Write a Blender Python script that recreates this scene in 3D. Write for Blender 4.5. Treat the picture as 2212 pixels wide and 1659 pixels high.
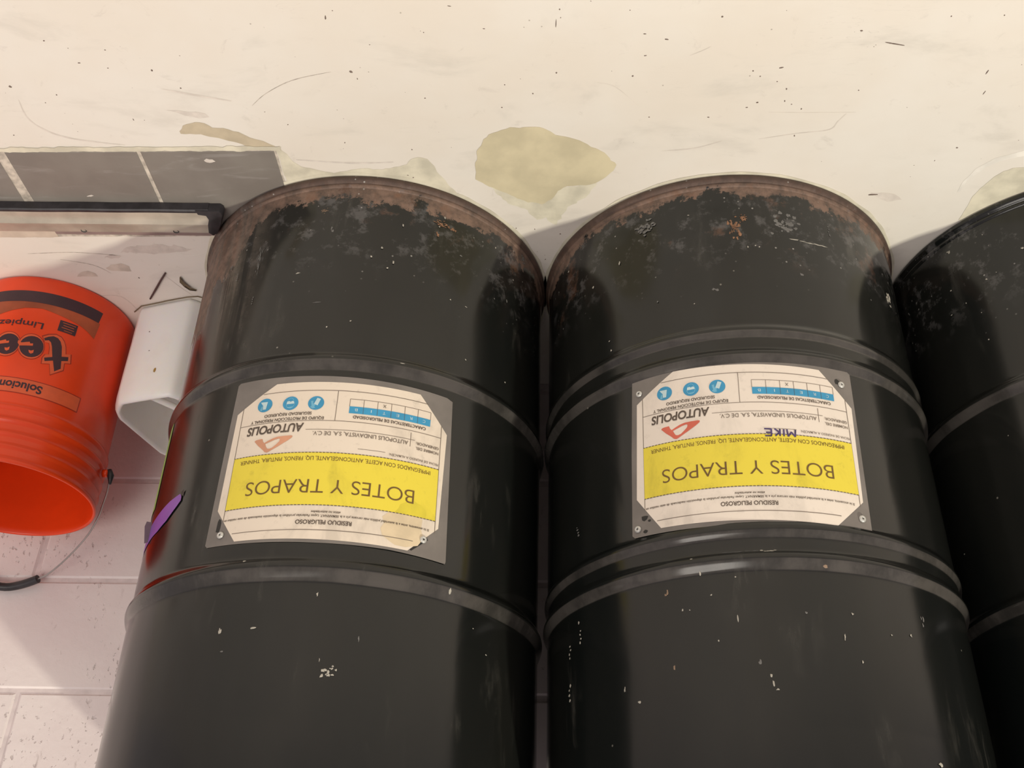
import bpy, bmesh, math, random
from mathutils import Vector, Matrix, geometry, noise as mnoise
random.seed(7)
for o in list(bpy.data.objects): bpy.data.objects.remove(o)
scene = bpy.context.scene
COL = scene.collection

# ------------------------------------------------------------------ camera
# the photographer looks down at the drums from 1.13 m, holding the phone upside down
cam_d = bpy.data.cameras.new('camera'); cam = bpy.data.objects.new('camera', cam_d); COL.objects.link(cam)
cam_d.sensor_fit = 'HORIZONTAL'; cam_d.sensor_width = 36.0; cam_d.lens = 36.0 * 2260.985 / 2212.0
cam_d.clip_start = 0.02; cam_d.clip_end = 50
Rv = Vector((0.999222, -0.03167, 0.023494)); Uv = Vector((-0.002814, 0.537004, 0.843575)); Fv = Vector((0.039333, 0.842985, -0.536498))
M = Matrix((-Rv, -Uv, -Fv)).transposed().to_4x4(); M.translation = (0, 0, 1.13148)
cam.matrix_world = M
scene.camera = cam

# ------------------------------------------------------------------ light
scene.view_settings.view_transform = 'Standard'; scene.view_settings.look = 'None'
scene.view_settings.gamma = 1.0; scene.view_settings.use_curve_mapping = False
scene.view_settings.exposure = 0.0
world = bpy.data.worlds.new('world'); scene.world = world; world.use_nodes = True
bg = world.node_tree.nodes['Background']; bg.inputs[0].default_value = (1.0, 0.86, 0.88, 1); bg.inputs[1].default_value = 0.44

def area(name, loc, target, sx, sy, power, color):
    d = bpy.data.lights.new(name, 'AREA'); d.shape = 'RECTANGLE'; d.size = sx; d.size_y = sy
    d.energy = power; d.color = color
    o = bpy.data.objects.new(name, d); COL.objects.link(o); o.location = loc
    o.rotation_euler = (Vector(target) - Vector(loc)).to_track_quat('-Z', 'Y').to_euler()
    return o
area('workshop_lamp', (-2.05, .15, 3.7), (0.2, 1.4, 0.3), 0.12, 0.12, 108, (1.0, 0.94, 0.78))
area('far_ceiling_light', (1.5, -2.0, 3.2), (0.4, 1.2, 0.0), 2.4, 1.6, 66, (1.0, 0.93, 0.84))

# ------------------------------------------------------------------ helpers
def srgb(r, g, b):
    f = lambda c: (c/255/12.92) if c/255 <= .04045 else ((c/255+.055)/1.055)**2.4
    return (f(r), f(g), f(b), 1)

def tag(o, label=None, cat=None, group=None, kind=None):
    if label: o['label'] = label
    if cat: o['category'] = cat
    if group: o['group'] = group
    if kind: o['kind'] = kind
    return o

def empty(name, loc, label=None, cat=None, group=None, kind=None):
    o = bpy.data.objects.new(name, None); COL.objects.link(o); o.location = loc; o.empty_display_size = .05
    return tag(o, label, cat, group, kind)

def mesh_obj(name, verts, faces, mats, parent=None, smooth=True, midx=None, loc=(0, 0, 0), sharp=None):
    me = bpy.data.meshes.new(name); me.from_pydata([tuple(v) for v in verts], [], faces)
    if not isinstance(mats, (list, tuple)): mats = [mats]
    for m in mats: me.materials.append(m)
    if midx: me.polygons.foreach_set('material_index', midx)
    me.polygons.foreach_set('use_smooth', [smooth]*len(me.polygons))
    if sharp is not None: me.set_sharp_from_angle(angle=math.radians(sharp))
    me.update()
    o = bpy.data.objects.new(name, me); COL.objects.link(o); o.location = loc
    if parent: o.parent = parent
    return o

def lathe(prof, seg=160, closed=False):
    """prof list of (r,z); returns verts, faces"""
    V = []; F = []; n = len(prof)
    for i in range(seg):
        a = 2*math.pi*i/seg; c, s = math.cos(a), math.sin(a)
        for r, z in prof: V.append((r*c, r*s, z))
    m = n if closed else n-1
    for i in range(seg):
        j = (i+1) % seg
        for k in range(m):
            l = (k+1) % n
            F.append((i*n+k, j*n+k, j*n+l, i*n+l))
    return V, F

def disc(r, z, seg=64, up=True):
    V = [(r*math.cos(2*math.pi*i/seg), r*math.sin(2*math.pi*i/seg), z) for i in range(seg)]
    F = [tuple(range(seg))] if up else [tuple(reversed(range(seg)))]
    return V, F

def join(*parts):
    V = []; F = []; I = []
    for p in parts:
        v, f = p[0], p[1]; mi = p[2] if len(p) > 2 else 0
        b = len(V); V += list(v); F += [tuple(x+b for x in q) for q in f]; I += [mi]*len(f)
    return V, F, I

def tube(pts, r, seg=10, cap=True):
    pts = [Vector(p) for p in pts]; V = []; F = []; n = len(pts)
    rr = r if isinstance(r, (list, tuple)) else [r]*n
    up = Vector((0, 0, 1)); prev = None
    for i, p in enumerate(pts):
        t = (pts[min(i+1, n-1)]-pts[max(i-1, 0)]).normalized()
        if prev is None:
            a = up if abs(t.dot(up)) < .9 else Vector((1, 0, 0)); x = t.cross(a).normalized()
        else:
            x = (prev - t*prev.dot(t)).normalized()
        prev = x; y = t.cross(x)
        for k in range(seg):
            an = 2*math.pi*k/seg; V.append(tuple(p + (x*math.cos(an)+y*math.sin(an))*rr[i]))
    for i in range(n-1):
        for k in range(seg):
            l = (k+1) % seg; F.append((i*seg+k, i*seg+l, (i+1)*seg+l, (i+1)*seg+k))
    if cap:
        F.append(tuple(reversed(range(seg)))); F.append(tuple((n-1)*seg+k for k in range(seg)))
    return V, F

def box(x0, x1, y0, y1, z0, z1):
    V = [(x, y, z) for z in (z0, z1) for y in (y0, y1) for x in (x0, x1)]
    F = [(0, 2, 3, 1), (4, 5, 7, 6), (0, 1, 5, 4), (1, 3, 7, 5), (3, 2, 6, 7), (2, 0, 4, 6)]
    return V, F

# ---------------------------------------------------------------- materials
def new_mat(name):
    m = bpy.data.materials.new(name); m.use_nodes = True
    nt = m.node_tree; b = nt.nodes['Principled BSDF']; return m, nt, b

class NT:
    def __init__(s, nt): s.nt = nt
    def n(s, t, **kw):
        x = s.nt.nodes.new(t)
        for k, v in kw.items(): setattr(x, k, v)
        return x
    def l(s, a, b): s.nt.links.new(a, b)
    def val(s, x, sock):
        if hasattr(x, 'is_linked') or hasattr(x, 'links'): s.l(x, sock)
        else: sock.default_value = x
    def math(s, op, a, b=0.0, c=0.0, clamp=False):
        m = s.n('ShaderNodeMath', operation=op, use_clamp=clamp)
        s.val(a, m.inputs[0]); s.val(b, m.inputs[1]); s.val(c, m.inputs[2]); return m.outputs[0]
    def noise(s, co, scale, detail=4, rough=.55, dist=0):
        n = s.n('ShaderNodeTexNoise'); s.l(co, n.inputs['Vector']); n.inputs['Scale'].default_value = scale
        n.inputs['Detail'].default_value = detail; n.inputs['Roughness'].default_value = rough; n.inputs['Distortion'].default_value = dist
        return n.outputs['Fac']
    def map(s, co, scale=(1, 1, 1), loc=(0, 0, 0)):
        m = s.n('ShaderNodeMapping'); s.l(co, m.inputs['Vector']); m.inputs['Scale'].default_value = scale; m.inputs['Location'].default_value = loc
        return m.outputs[0]
    def step(s, x, a, b, lo=0.0, hi=1.0):
        m = s.n('ShaderNodeMapRange'); m.interpolation_type = 'SMOOTHSTEP'
        s.val(x, m.inputs[0]); m.inputs[1].default_value = a; m.inputs[2].default_value = b
        m.inputs[3].default_value = lo; m.inputs[4].default_value = hi; return m.outputs[0]
    def mix(s, f, a, b):
        m = s.n('ShaderNodeMix', data_type='RGBA')
        s.val(f, m.inputs[0]); s.val(a, m.inputs[6]); s.val(b, m.inputs[7]); return m.outputs[2]
    def bump(s, h, strength, dist, bsdf):
        b = s.n('ShaderNodeBump'); s.l(h, b.inputs['Height']); b.inputs['Strength'].default_value = strength; b.inputs['Distance'].default_value = dist
        s.l(b.outputs[0], bsdf.inputs['Normal'])

def simple(name, col, rough=.5, metal=0.0, var=.06, scale=30, bump=0.0, spec=.5, coat=0.0):
    m, nt, b = new_mat(name); t = NT(nt)
    co = t.n('ShaderNodeTexCoord').outputs['Object']; f = t.noise(co, scale, 5)
    dark = tuple(c*(1-var*2) for c in col[:3])+(1,); light = tuple(min(1, c*(1+var)) for c in col[:3])+(1,)
    t.l(t.mix(t.step(f, .3, .7), dark, light), b.inputs['Base Color'])
    b.inputs['Roughness'].default_value = rough; b.inputs['Metallic'].default_value = metal
    b.inputs['Specular IOR Level'].default_value = spec; b.inputs['Coat Weight'].default_value = coat
    if bump: t.bump(f, bump, .002, b)
    return m

def floor_material():
    m, nt, b = new_mat('painted_floor'); t = NT(nt); co = t.n('ShaderNodeTexCoord').outputs['Object']
    base = t.mix(t.step(t.noise(co, 2.2, 4, .6), .35, .7), (.80, .745, .66, 1), (.84, .81, .745, 1))
    gray = t.step(t.noise(t.map(co, (1, 2.2, 1)), 5.5, 6, .62, .4), .54, .74, 0, .42)
    c = t.mix(gray, base, (.60, .57, .51, 1))
    sm = t.step(t.noise(co, 26, 6, .7, .6), .60, .74, 0, .28)
    c = t.mix(sm, c, (.50, .46, .41, 1))
    # hairline scuffs
    w = t.noise(t.map(co, (3, 26, 1), (2, 5, 0)), 2.4, 3, .5, 1.2)
    line = t.step(t.math('ABSOLUTE', t.math('SUBTRACT', w, .5)), .0, .006, .22, 0)
    gate = t.step(t.noise(co, 4, 2), .56, .66)
    c = t.mix(t.math('MULTIPLY', line, gate), c, (.42, .38, .34, 1))
    # fine dirt dots
    v = t.n('ShaderNodeTexVoronoi'); t.l(co, v.inputs['Vector']); v.inputs['Scale'].default_value = 60
    dot = t.step(v.outputs['Distance'], .04, .09, 1, 0)
    rnd = t.n('ShaderNodeSeparateColor'); t.l(v.outputs['Color'], rnd.inputs[0])
    dot = t.math('MULTIPLY', dot, t.step(rnd.outputs[0], .90, .93)); dot = t.math('MULTIPLY', dot, .55)
    c = t.mix(dot, c, (.22, .17, .14, 1))
    t.l(c, b.inputs['Base Color'])
    t.l(t.step(t.noise(co, 7, 5), .3, .7, .34, .52), b.inputs['Roughness'])
    b.inputs['Specular IOR Level'].default_value = .4
    t.bump(t.math('ADD', t.noise(co, 9, 3), t.math('MULTIPLY', t.noise(co, 90, 3), .12)), .35, .004, b)
    return m

def wall_material():
    m, nt, b = new_mat('painted_block_wall'); t = NT(nt); co = t.n('ShaderNodeTexCoord').outputs['Object']
    c = t.mix(t.step(t.noise(co, 6, 5), .35, .7), (.81, .725, .715, 1), (.86, .79, .77, 1))
    st = t.math('MULTIPLY', t.step(t.noise(t.map(co, (14, 1, 5)), 2.2, 6, .7, .5), .60, .70), t.step(t.noise(t.map(co, (1, 1, 1), (3, 0, 1)), 4, 2), .5, .62))
    c = t.mix(t.math('MULTIPLY', st, .6), c, (.42, .35, .33, 1))
    pit = t.noise(t.map(co, (1.6, 1, 1)), 75, 3, .6)
    pm = t.math('MULTIPLY', t.step(pit, .60, .68), t.step(t.noise(co, 5, 3), .46, .58))
    c = t.mix(t.math('MULTIPLY', pm, .5), c, (.40, .33, .31, 1))
    t.l(c, b.inputs['Base Color']); b.inputs['Roughness'].default_value = .62
    h = t.math('SUBTRACT', t.math('MULTIPLY', t.noise(co, 45, 5), .5), t.math('MULTIPLY', pm, .9))
    t.bump(h, .5, .004, b)
    return m

def drum_material(name, seed, rust_base, rust_amp, side_streak, patches, dust, rough):
    """gloss black enamel with rust creeping up from the bottom chime"""
    m, nt, b = new_mat(name); t = NT(nt)
    co0 = t.n('ShaderNodeTexCoord').outputs['Object']; co = t.map(co0, (1, 1, 1), (seed, seed*1.7, 0))
    sep = t.n('ShaderNodeSeparateXYZ'); t.l(co0, sep.inputs[0]); X, Y, Z = sep.outputs
    black = t.mix(t.step(t.noise(t.map(co, (1, 1, .25)), 5, 4), .35, .65), (.005, .0065, .0062, 1), (.011, .0115, .0100, 1))
    # grey scuffed dust, in vertical rubs
    rub = t.math('MULTIPLY', t.step(t.noise(t.map(co, (1, 1, .22)), 26, 6, .65, .3), .54, .74), t.step(t.noise(co, 5, 3), .47, .66))
    c = t.mix(t.math('MULTIPLY', rub, dust), black, (.12, .115, .10, 1))
    # low scuff belt just above the rust
    belt = t.math('MULTIPLY', t.step(Z, .10, .20, 1, 0), t.step(t.noise(co, 34, 7, .7), .52, .66))
    c = t.mix(t.math('MULTIPLY', belt, .36), c, (.19, .185, .185, 1))
    edge = t.math('ADD', t.math('MULTIPLY', t.math('SUBTRACT', t.noise(co, 21, 12, .74), .5), rust_amp), rust_base)
    edge = t.math('ADD', edge, t.math('MULTIPLY', t.math('SUBTRACT', t.noise(co, 5, 2), .5), .05))
    if side_streak:
        sx = t.step(X, .12, .24, 0, 1)
        st = t.math('MULTIPLY', t.math('MULTIPLY', sx, side_streak), t.noise(t.map(co, (1, 1, .06)), 30, 3, .6))
        edge = t.math('ADD', edge, st)
    rust = t.step(t.math('SUBTRACT', edge, Z), -.0025, .004)
    n2 = t.noise(co, 42, 8, .7)
    rc = t.mix(t.step(n2, .35, .65), (.105, .072, .055, 1), (.225, .146, .108, 1))
    rc = t.mix(t.step(t.noise(t.map(co, (1, 1, 1), (4, 1, 2)), 22, 6, .6), .56, .70, 0, .7), rc, (.20, .10, .058, 1))
    rc = t.mix(t.step(Z, .006, .022, .75, 0), rc, (.045, .026, .020, 1))
    c = t.mix(rust, c, rc)
    if patches:
        pn = t.math('MULTIPLY', t.step(t.noise(t.map(co, (1, 1, 1), (7, 3, 1)), 13, 8, .7), .56, .66), t.step(Z, patches*.45, patches, 1, 0))
        c = t.mix(t.math('MULTIPLY', pn, .8), c, t.mix(t.step(n2, .45, .6), (.10, .05, .03, 1), (.14, .12, .115, 1)))
    # upper rib slopes painted lighter: scuff dust plus the light they catch
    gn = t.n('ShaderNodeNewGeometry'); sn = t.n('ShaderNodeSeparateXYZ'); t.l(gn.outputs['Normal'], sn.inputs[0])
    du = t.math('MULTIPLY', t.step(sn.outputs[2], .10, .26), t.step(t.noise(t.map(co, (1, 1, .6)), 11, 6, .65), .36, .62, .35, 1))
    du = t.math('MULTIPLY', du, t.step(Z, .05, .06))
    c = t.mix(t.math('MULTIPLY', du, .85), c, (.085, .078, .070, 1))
    if side_streak:
        sk = t.math('MULTIPLY', t.step(t.noise(t.map(co, (1, 1, .05)), 34, 5, .65), .42, .60), t.step(X, .10, .20))
        sk = t.math('MULTIPLY', sk, t.step(t.math('ADD', Z, t.math('MULTIPLY', t.noise(co, 9, 3), .2)), .22, .46, 1, 0))
        c = t.mix(t.math('MULTIPLY', sk, .85), c, t.mix(t.step(n2, .4, .6), (.085, .075, .062, 1), (.16, .135, .11, 1)))
    v3 = t.n('ShaderNodeTexVoronoi'); t.l(co, v3.inputs['Vector']); v3.inputs['Scale'].default_value = 150
    s3 = t.n('ShaderNodeSeparateColor'); t.l(v3.outputs['Color'], s3.inputs[0])
    f3 = t.math('MULTIPLY', t.math('MULTIPLY', t.step(v3.outputs['Distance'], .12, .28, 1, 0), t.step(s3.outputs[0], .90, .94)), t.math('MULTIPLY', t.step(Z, .12, .24, 1, 0), t.step(t.noise(co, 12, 4), .46, .58)))
    c = t.mix(t.math('MULTIPLY', f3, .75), c, (.42, .41, .38, 1))
    # dirty ochre scum left in flecks
    v = t.n('ShaderNodeTexVoronoi'); t.l(co, v.inputs['Vector']); v.inputs['Scale'].default_value = 48
    sc = t.n('ShaderNodeSeparateColor'); t.l(v.outputs['Color'], sc.inputs[0])
    fl = t.math('MULTIPLY', t.step(v.outputs['Distance'], .03, .10, 1, 0), t.step(sc.outputs[0], .93, .95))
    c = t.mix(t.math('MULTIPLY', fl, .5), c, (.42, .40, .34, 1))
    t.l(c, b.inputs['Base Color'])
    rg = t.step(t.noise(t.map(co, (1, 1, .3)), 9, 5), .3, .7, rough, rough+.10)
    rg = t.math('ADD', rg, t.math('MULTIPLY', rub, .15), clamp=True)
    rr = t.n('ShaderNodeMix'); t.l(rust, rr.inputs[0]); t.l(rg, rr.inputs[2]); rr.inputs[3].default_value = .62
    t.l(rr.outputs[0], b.inputs['Roughness']); b.inputs['Specular IOR Level'].default_value = .5
    h = t.math('ADD', t.math('MULTIPLY', t.noise(t.map(co, (1, 1, .5)), 7, 2), .7), t.math('MULTIPLY', t.math('MULTIPLY', rust, n2), .25))
    t.bump(h, .05, .01, b)
    return m

def paper_material(name, col, dirt=.30, seed=0.0):
    m, nt, b = new_mat(name); t = NT(nt); co = t.map(t.n('ShaderNodeTexCoord').outputs['Object'], (1, 1, 1), (seed, 0, seed))
    f1 = t.step(t.noise(t.map(co, (1, 1, .4)), 15, 6, .65, .5), .50, .70, 0, dirt)
    f2 = t.step(t.noise(co, 60, 6, .7), .56, .72, 0, dirt*.8)
    d = tuple(x*.52 for x in col[:3])+(1,)
    c = t.mix(f1, col, d); c = t.mix(f2, c, d)
    t.l(c, b.inputs['Base Color']); b.inputs['Roughness'].default_value = .45; b.inputs['Coat Weight'].default_value = .12; b.inputs['Coat Roughness'].default_value = .25
    return m

MT = {}
MT['floor'] = floor_material(); MT['wall'] = wall_material()
MT['mortar'] = simple('wall_mortar', (.76, .68, .67, 1), .75, scale=40, bump=.4)
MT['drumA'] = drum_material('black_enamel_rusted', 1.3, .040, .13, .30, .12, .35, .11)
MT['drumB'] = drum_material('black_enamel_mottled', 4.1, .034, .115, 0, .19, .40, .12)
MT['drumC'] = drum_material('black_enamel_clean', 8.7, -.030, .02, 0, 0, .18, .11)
MT['wpaint'] = simple('white_paint_fleck', (.43, .41, .35, 1), .6)
MT['gpaint'] = simple('grey_paint_scrape', (.15, .148, .14, 1), .6)
MT['orust'] = simple('orange_rust', (.27, .145, .08, 1), .8, var=.3, scale=150)
MT['bpaint'] = simple('brown_primer_chip', (.26, .18, .12, 1), .7)
MT['pouch'] = simple('smoky_plastic_pouch', (.20, .182, .165, 1), .36, var=.08, scale=18)
MT['tear'] = simple('torn_pouch_hole', (.015, .015, .014, 1), .4)
MT['rivet'] = simple('aluminium_rivet', (.62, .62, .58, 1), .38, .35)
MT['paperA'] = paper_material('label_paper_soiled', srgb(232, 220, 202), .40, 0)
MT['paperB'] = paper_material('label_paper', srgb(236, 226, 212), .30, 3)
MT['yellow'] = paper_material('label_yellow_print', srgb(234, 216, 66), .36, 1)
MT['ink'] = simple('label_ink', srgb(92, 80, 70), .5)
MT['inkthin'] = simple('label_fine_ink', srgb(120, 108, 96), .5)
MT['inkbrown'] = simple('label_bold_ink', srgb(112, 86, 40), .5)
MT['blue'] = simple('label_blue_print', srgb(58, 152, 196), .45)
MT['pale'] = simple('label_knockout', srgb(196, 222, 226), .45)
MT['paleblue'] = simple('label_pale_blue', srgb(112, 184, 214), .45)
MT['logoA'] = simple('faded_orange_mark', srgb(214, 156, 124), .5)
MT['logoB'] = simple('orange_red_mark', srgb(216, 108, 86), .5)
MT['marker'] = simple('violet_marker', srgb(72, 58, 108), .5, var=.25, scale=200)
MT['stain'] = simple('label_stain', srgb(222, 204, 170), .5)
MT['stainy'] = simple('label_stain_on_yellow', srgb(222, 206, 62), .5)
MT['bucket'] = simple('orange_plastic', (.86, .062, .008, 1), .30, var=.05, scale=9)
MT['bnavy'] = simple('bucket_navy_print', srgb(62, 36, 46), .4)
MT['bdark'] = simple('bucket_dark_red_outline', srgb(165, 42, 20), .4)
MT['bpeach'] = simple('bucket_peach_print', srgb(228, 98, 56), .4)
MT['bfade'] = simple('bucket_brown_print', srgb(176, 82, 46), .4, var=.2, scale=12)
MT['rubber'] = simple('black_rubber', (.030, .028, .032, 1), .42, var=.2, scale=50)
MT['steel'] = simple('wire_steel', (.45, .42, .40, 1), .35, .8)
MT['galv'] = simple('dull_galvanised_metal', (.52, .47, .39, 1), .36, .15, var=.12, scale=14)
MT['hole'] = simple('dark_hole', (.09, .08, .075, 1), .8)
MT['backstrip'] = simple('mauve_back_strip', (.30, .22, .205, 1), .6)
MT['purple'] = simple('purple_tape', srgb(132, 84, 172), .35)
MT['green'] = simple('green_sticker', srgb(150, 186, 100), .4)
MT['tile'] = None
m, nt, b = new_mat('white_jug_plastic'); t = NT(nt); co = t.n('ShaderNodeTexCoord').outputs['Object']
t.l(t.mix(t.step(t.noise(co, 14, 6, .6), .5, .75, 0, .4), (.96, .93, .89, 1), (.86, .80, .75, 1)), b.inputs['Base Color'])
b.inputs['Roughness'].default_value = .35; b.inputs['Subsurface Weight'].default_value = .6; b.inputs['Subsurface Radius'].default_value = (.02, .015, .01); b.inputs['Subsurface Scale'].default_value = .5
MT['jug'] = m
m, nt, b = new_mat('grey_floor_tile'); t = NT(nt); co = t.n('ShaderNodeTexCoord').outputs['Object']
c = t.mix(t.step(t.noise(co, 11, 5), .35, .7), (.205, .185, .165, 1), (.245, .225, .20, 1))
sm = t.math('MULTIPLY', t.step(t.noise(t.map(co, (2, 9, 1)), 3.5, 5, .6, 1.0), .56, .70), .35)
c = t.mix(sm, c, (.40, .38, .36, 1)); t.l(c, b.inputs['Base Color']); b.inputs['Roughness'].default_value = .42
MT['tile'] = m
MT['grout'] = simple('cement_grout', (.60, .54, .46, 1), .8, var=.2, scale=60, bump=.5)
MT['ochre'] = simple('bare_ochre_screed', (.67, .60, .41, 1), .62, var=.07, scale=16, bump=.4)
MT['ochrethin'] = simple('thin_yellowish_paint', (.74, .70, .56, 1), .55, var=.10, scale=22)
MT['crescent'] = simple('tan_bare_screed', (.59, .51, .37, 1), .6, var=.08, scale=20)
MT['tan'] = simple('tan_stain', (.71, .64, .555, 1), .6, var=.12, scale=26)
MT['haze'] = simple('grey_scuff', (.745, .69, .625, 1), .55, var=.07, scale=40)
MT['smearhighlight'] = simple('pale_smear_and_highlight', (.90, .87, .80, 1), .4)
MT['scuffline'] = simple('faint_scratch', (.56, .50, .44, 1), .6, var=.2, scale=90)
MT['beige'] = simple('beige_floor_paint', (.70, .60, .49, 1), .55, var=.08, scale=20)
MT['speck'] = simple('dirt_grit', (.20, .155, .13, 1), .9)
MT['twig'] = simple('dark_twig', (.10, .055, .05, 1), .8)
MT['leaf'] = simple('dry_leaf', (.20, .15, .09, 1), .8)

MARKS = {0: [(-10.4, 0.7682, 0.0157, 0.0139, 'c'),(16.9, 0.7188, 0.0052, 0.0116, 'w'),(8.2, 0.7182, 0.0105, 0.0045, 'w'),(15.5, 0.7446, 0.005, 0.0034, 'g'),(-5.8, 0.676, 0.0033, 0.0081, 'w'),(-16.6, 0.727, 0.0038, 0.01, 'g'),(-38.3, 0.6476, 0.0048, 0.0108, 'w'),(13.2, 0.6334, 0.0089, 0.0031, 'w'),(-11.5, 0.1358, 0.004, 0.0052, 'w'),(-8.7, 0.1545, 0.0047, 0.0043, 'w'),(-13.7, 0.1722, 0.0033, 0.0042, 'w'),(-15.2, 0.1594, 0.0034, 0.0068, 'w'),(3.6, 0.1051, 0.0078, 0.0146, 'g'),(-16.9, 0.086, 0.0035, 0.0072, 'w'),(-28.1, 0.0709, 0.0037, 0.0045, 'w'),(-33.3, 0.2, 0.0038, 0.0042, 'w'),(-38.7, 0.2015, 0.0065, 0.0025, 'w'),(-39.6, 0.294, 0.0032, 0.0031, 'w'),(-55.6, 0.2945, 0.0045, 0.0032, 'w'),(12.3, 0.1828, 0.0105, 0.0035, 'w'),(5.2, 0.24, 0.0178, 0.0017, 'g'),(-35.9, 0.1105, 0.0073, 0.0053, 'g'),(-29.7, 0.0498, 0.0046, 0.0055, 'w'),(-27.9, 0.0871, 0.0089, 0.0107, 'o'),(-31.9, 0.0645, 0.0187, 0.01, 'o'),(-5.2, 0.2725, 0.0032, 0.0032, 'w'),(1.2, 0.2837, 0.0033, 0.0032, 'w'),(-49.1, 0.0573, 0.0031, 0.0065, 'w'),(-49.4, 0.1576, 0.003, 0.0043, 'g'),(-55.2, 0.1444, 0.0035, 0.0079, 'g'),(-20.5, 0.3365, 0.009, 0.0023, 'w'),(-12.1, 0.766, 0.0032, 0.0043, 'w'),(-8.2, 0.7554, 0.0016, 0.0076, 'w'),(39.5, 0.126, 0.0055, 0.0127, 'g'),(35.4, 0.1542, 0.0048, 0.0161, 'g'),(26.4, 0.2155, 0.0028, 0.0163, 'g'),(-46.7, 0.6852, 0.0031, 0.0024, 'w'),(-51.6, 0.7127, 0.0035, 0.0023, 'w'),(7.2, 0.066, 0.0103, 0.0075, 'P'),(-28.1, 0.0637, 0.0225, 0.0127, 'O'),(-64.0, 0.0296, 0.013, 0.0191, 'G'),(26.9, 0.1363, 0.0058, 0.0579, 'G')], 1: [(6.7, 0.7663, 0.0046, 0.0058, 'w'),(6.4, 0.7753, 0.0031, 0.0105, 'w'),(5.7, 0.7822, 0.0066, 0.0031, 'w'),(-11.1, 0.7192, 0.0023, 0.0123, 'w'),(-13.9, 0.69, 0.0048, 0.0046, 'w'),(29.4, 0.6566, 0.0079, 0.0106, 'b'),(38.3, 0.7819, 0.0058, 0.0054, 'w'),(58.0, 0.6794, 0.0043, 0.022, 'w'),(63.4, 0.6925, 0.0065, 0.0221, 'w'),(63.6, 0.7455, 0.0077, 0.026, 'w'),(58.8, 0.6577, 0.0045, 0.0087, 'w'),(58.7, 0.5292, 0.007, 0.0179, 'g'),(12.9, 0.6972, 0.0021, 0.0112, 'w'),(17.7, 0.7226, 0.0027, 0.0066, 'w'),(4.3, 0.6146, 0.0197, 0.0024, 'w'),(10.8, 0.6143, 0.0438, 0.0012, 'g'),(-8.7, 0.6338, 0.0093, 0.0048, 'b'),(-52.4, 0.1501, 0.02, 0.026, 'c'),(-19.1, 0.1189, 0.06, 0.0037, 'w'),(-26.6, 0.084, 0.0046, 0.0214, 'g'),(0.0, 0.139, 0.004, 0.0052, 'w'),(38.9, 0.1165, 0.0042, 0.0088, 'w'),(49.7, 0.134, 0.0052, 0.0071, 'w'),(62.7, 0.0591, 0.0079, 0.0048, 'w'),(-34.7, 0.6836, 0.0072, 0.0136, 'g'),(-31.4, 0.8519, 0.0076, 0.0062, 'w'),(20.8, 0.6379, 0.0028, 0.0071, 'w'),(18.6, 0.6658, 0.0033, 0.0035, 'w'),(12.6, 0.6459, 0.0027, 0.0029, 'w'),(28.7, 0.7488, 0.0035, 0.0087, 'b'),(42.3, 0.7635, 0.0028, 0.0088, 'w'),(8.9, 0.7505, 0.0052, 0.0086, 'g'),(-2.8, 0.692, 0.0043, 0.004, 'g'),(-23.6, 0.7097, 0.0034, 0.0029, 'w'),(-29.5, 0.7054, 0.0047, 0.0053, 'w'),(-14.6, 0.7471, 0.0024, 0.0066, 'w'),(22.5, 0.6185, 0.0046, 0.0024, 'w'),(16.6, 0.2331, 0.0026, 0.0032, 'w'),(-2.1, 0.1363, 0.0034, 0.0044, 'w'),(-3.2, 0.1387, 0.0027, 0.0035, 'w'),(16.2, 0.0679, 0.0041, 0.0027, 'w'),(27.1, 0.2148, 0.0035, 0.0041, 'g'),(43.7, 0.2505, 0.0035, 0.0033, 'w'),(43.1, 0.2683, 0.0035, 0.0048, 'w'),(24.0, 0.6816, 0.0023, 0.0023, 'w'),(25.8, 0.6802, 0.0029, 0.0046, 'w'),(10.4, 0.214, 0.0115, 0.0082, 'g'),(-14.7, 0.1829, 0.0074, 0.0078, 'g'),(3.4, 0.1006, 0.0174, 0.0391, 'O'),(0.4, 0.0831, 0.0136, 0.0145, 'O'),(-12.6, 0.0863, 0.0372, 0.037, 'G'),(29.4, 0.0727, 0.0272, 0.0271, 'G')], 2: [(58.5, 0.0389, 0.0078, 0.0081, 'w'),(48.9, 0.1233, 0.0046, 0.0039, 'w'),(37.0, 0.0967, 0.0048, 0.0056, 'w'),(60.9, 0.1074, 0.004, 0.0039, 'w'),(53.0, 0.224, 0.0034, 0.0044, 'w'),(62.8, 0.1488, 0.0057, 0.003, 'w'),(45.7, 0.1195, 0.0026, 0.0032, 'w'),(46.6, 0.0425, 0.0026, 0.0033, 'w'),(56.9, 0.1448, 0.0029, 0.0031, 'w'),(80.1, 0.5138, 0.0045, 0.0024, 'w'),(54.8, 0.3844, 0.0026, 0.0027, 'w'),(45.7, 0.0666, 0.002, 0.0024, 'w'),(53.0, 0.1744, 0.0027, 0.003, 'w'),(68.5, 0.0917, 0.0038, 0.0031, 'g'),(77.8, 0.0671, 0.0048, 0.0038, 'g'),(66.6, 0.0106, 0.0055, 0.0032, 'g')]}
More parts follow.
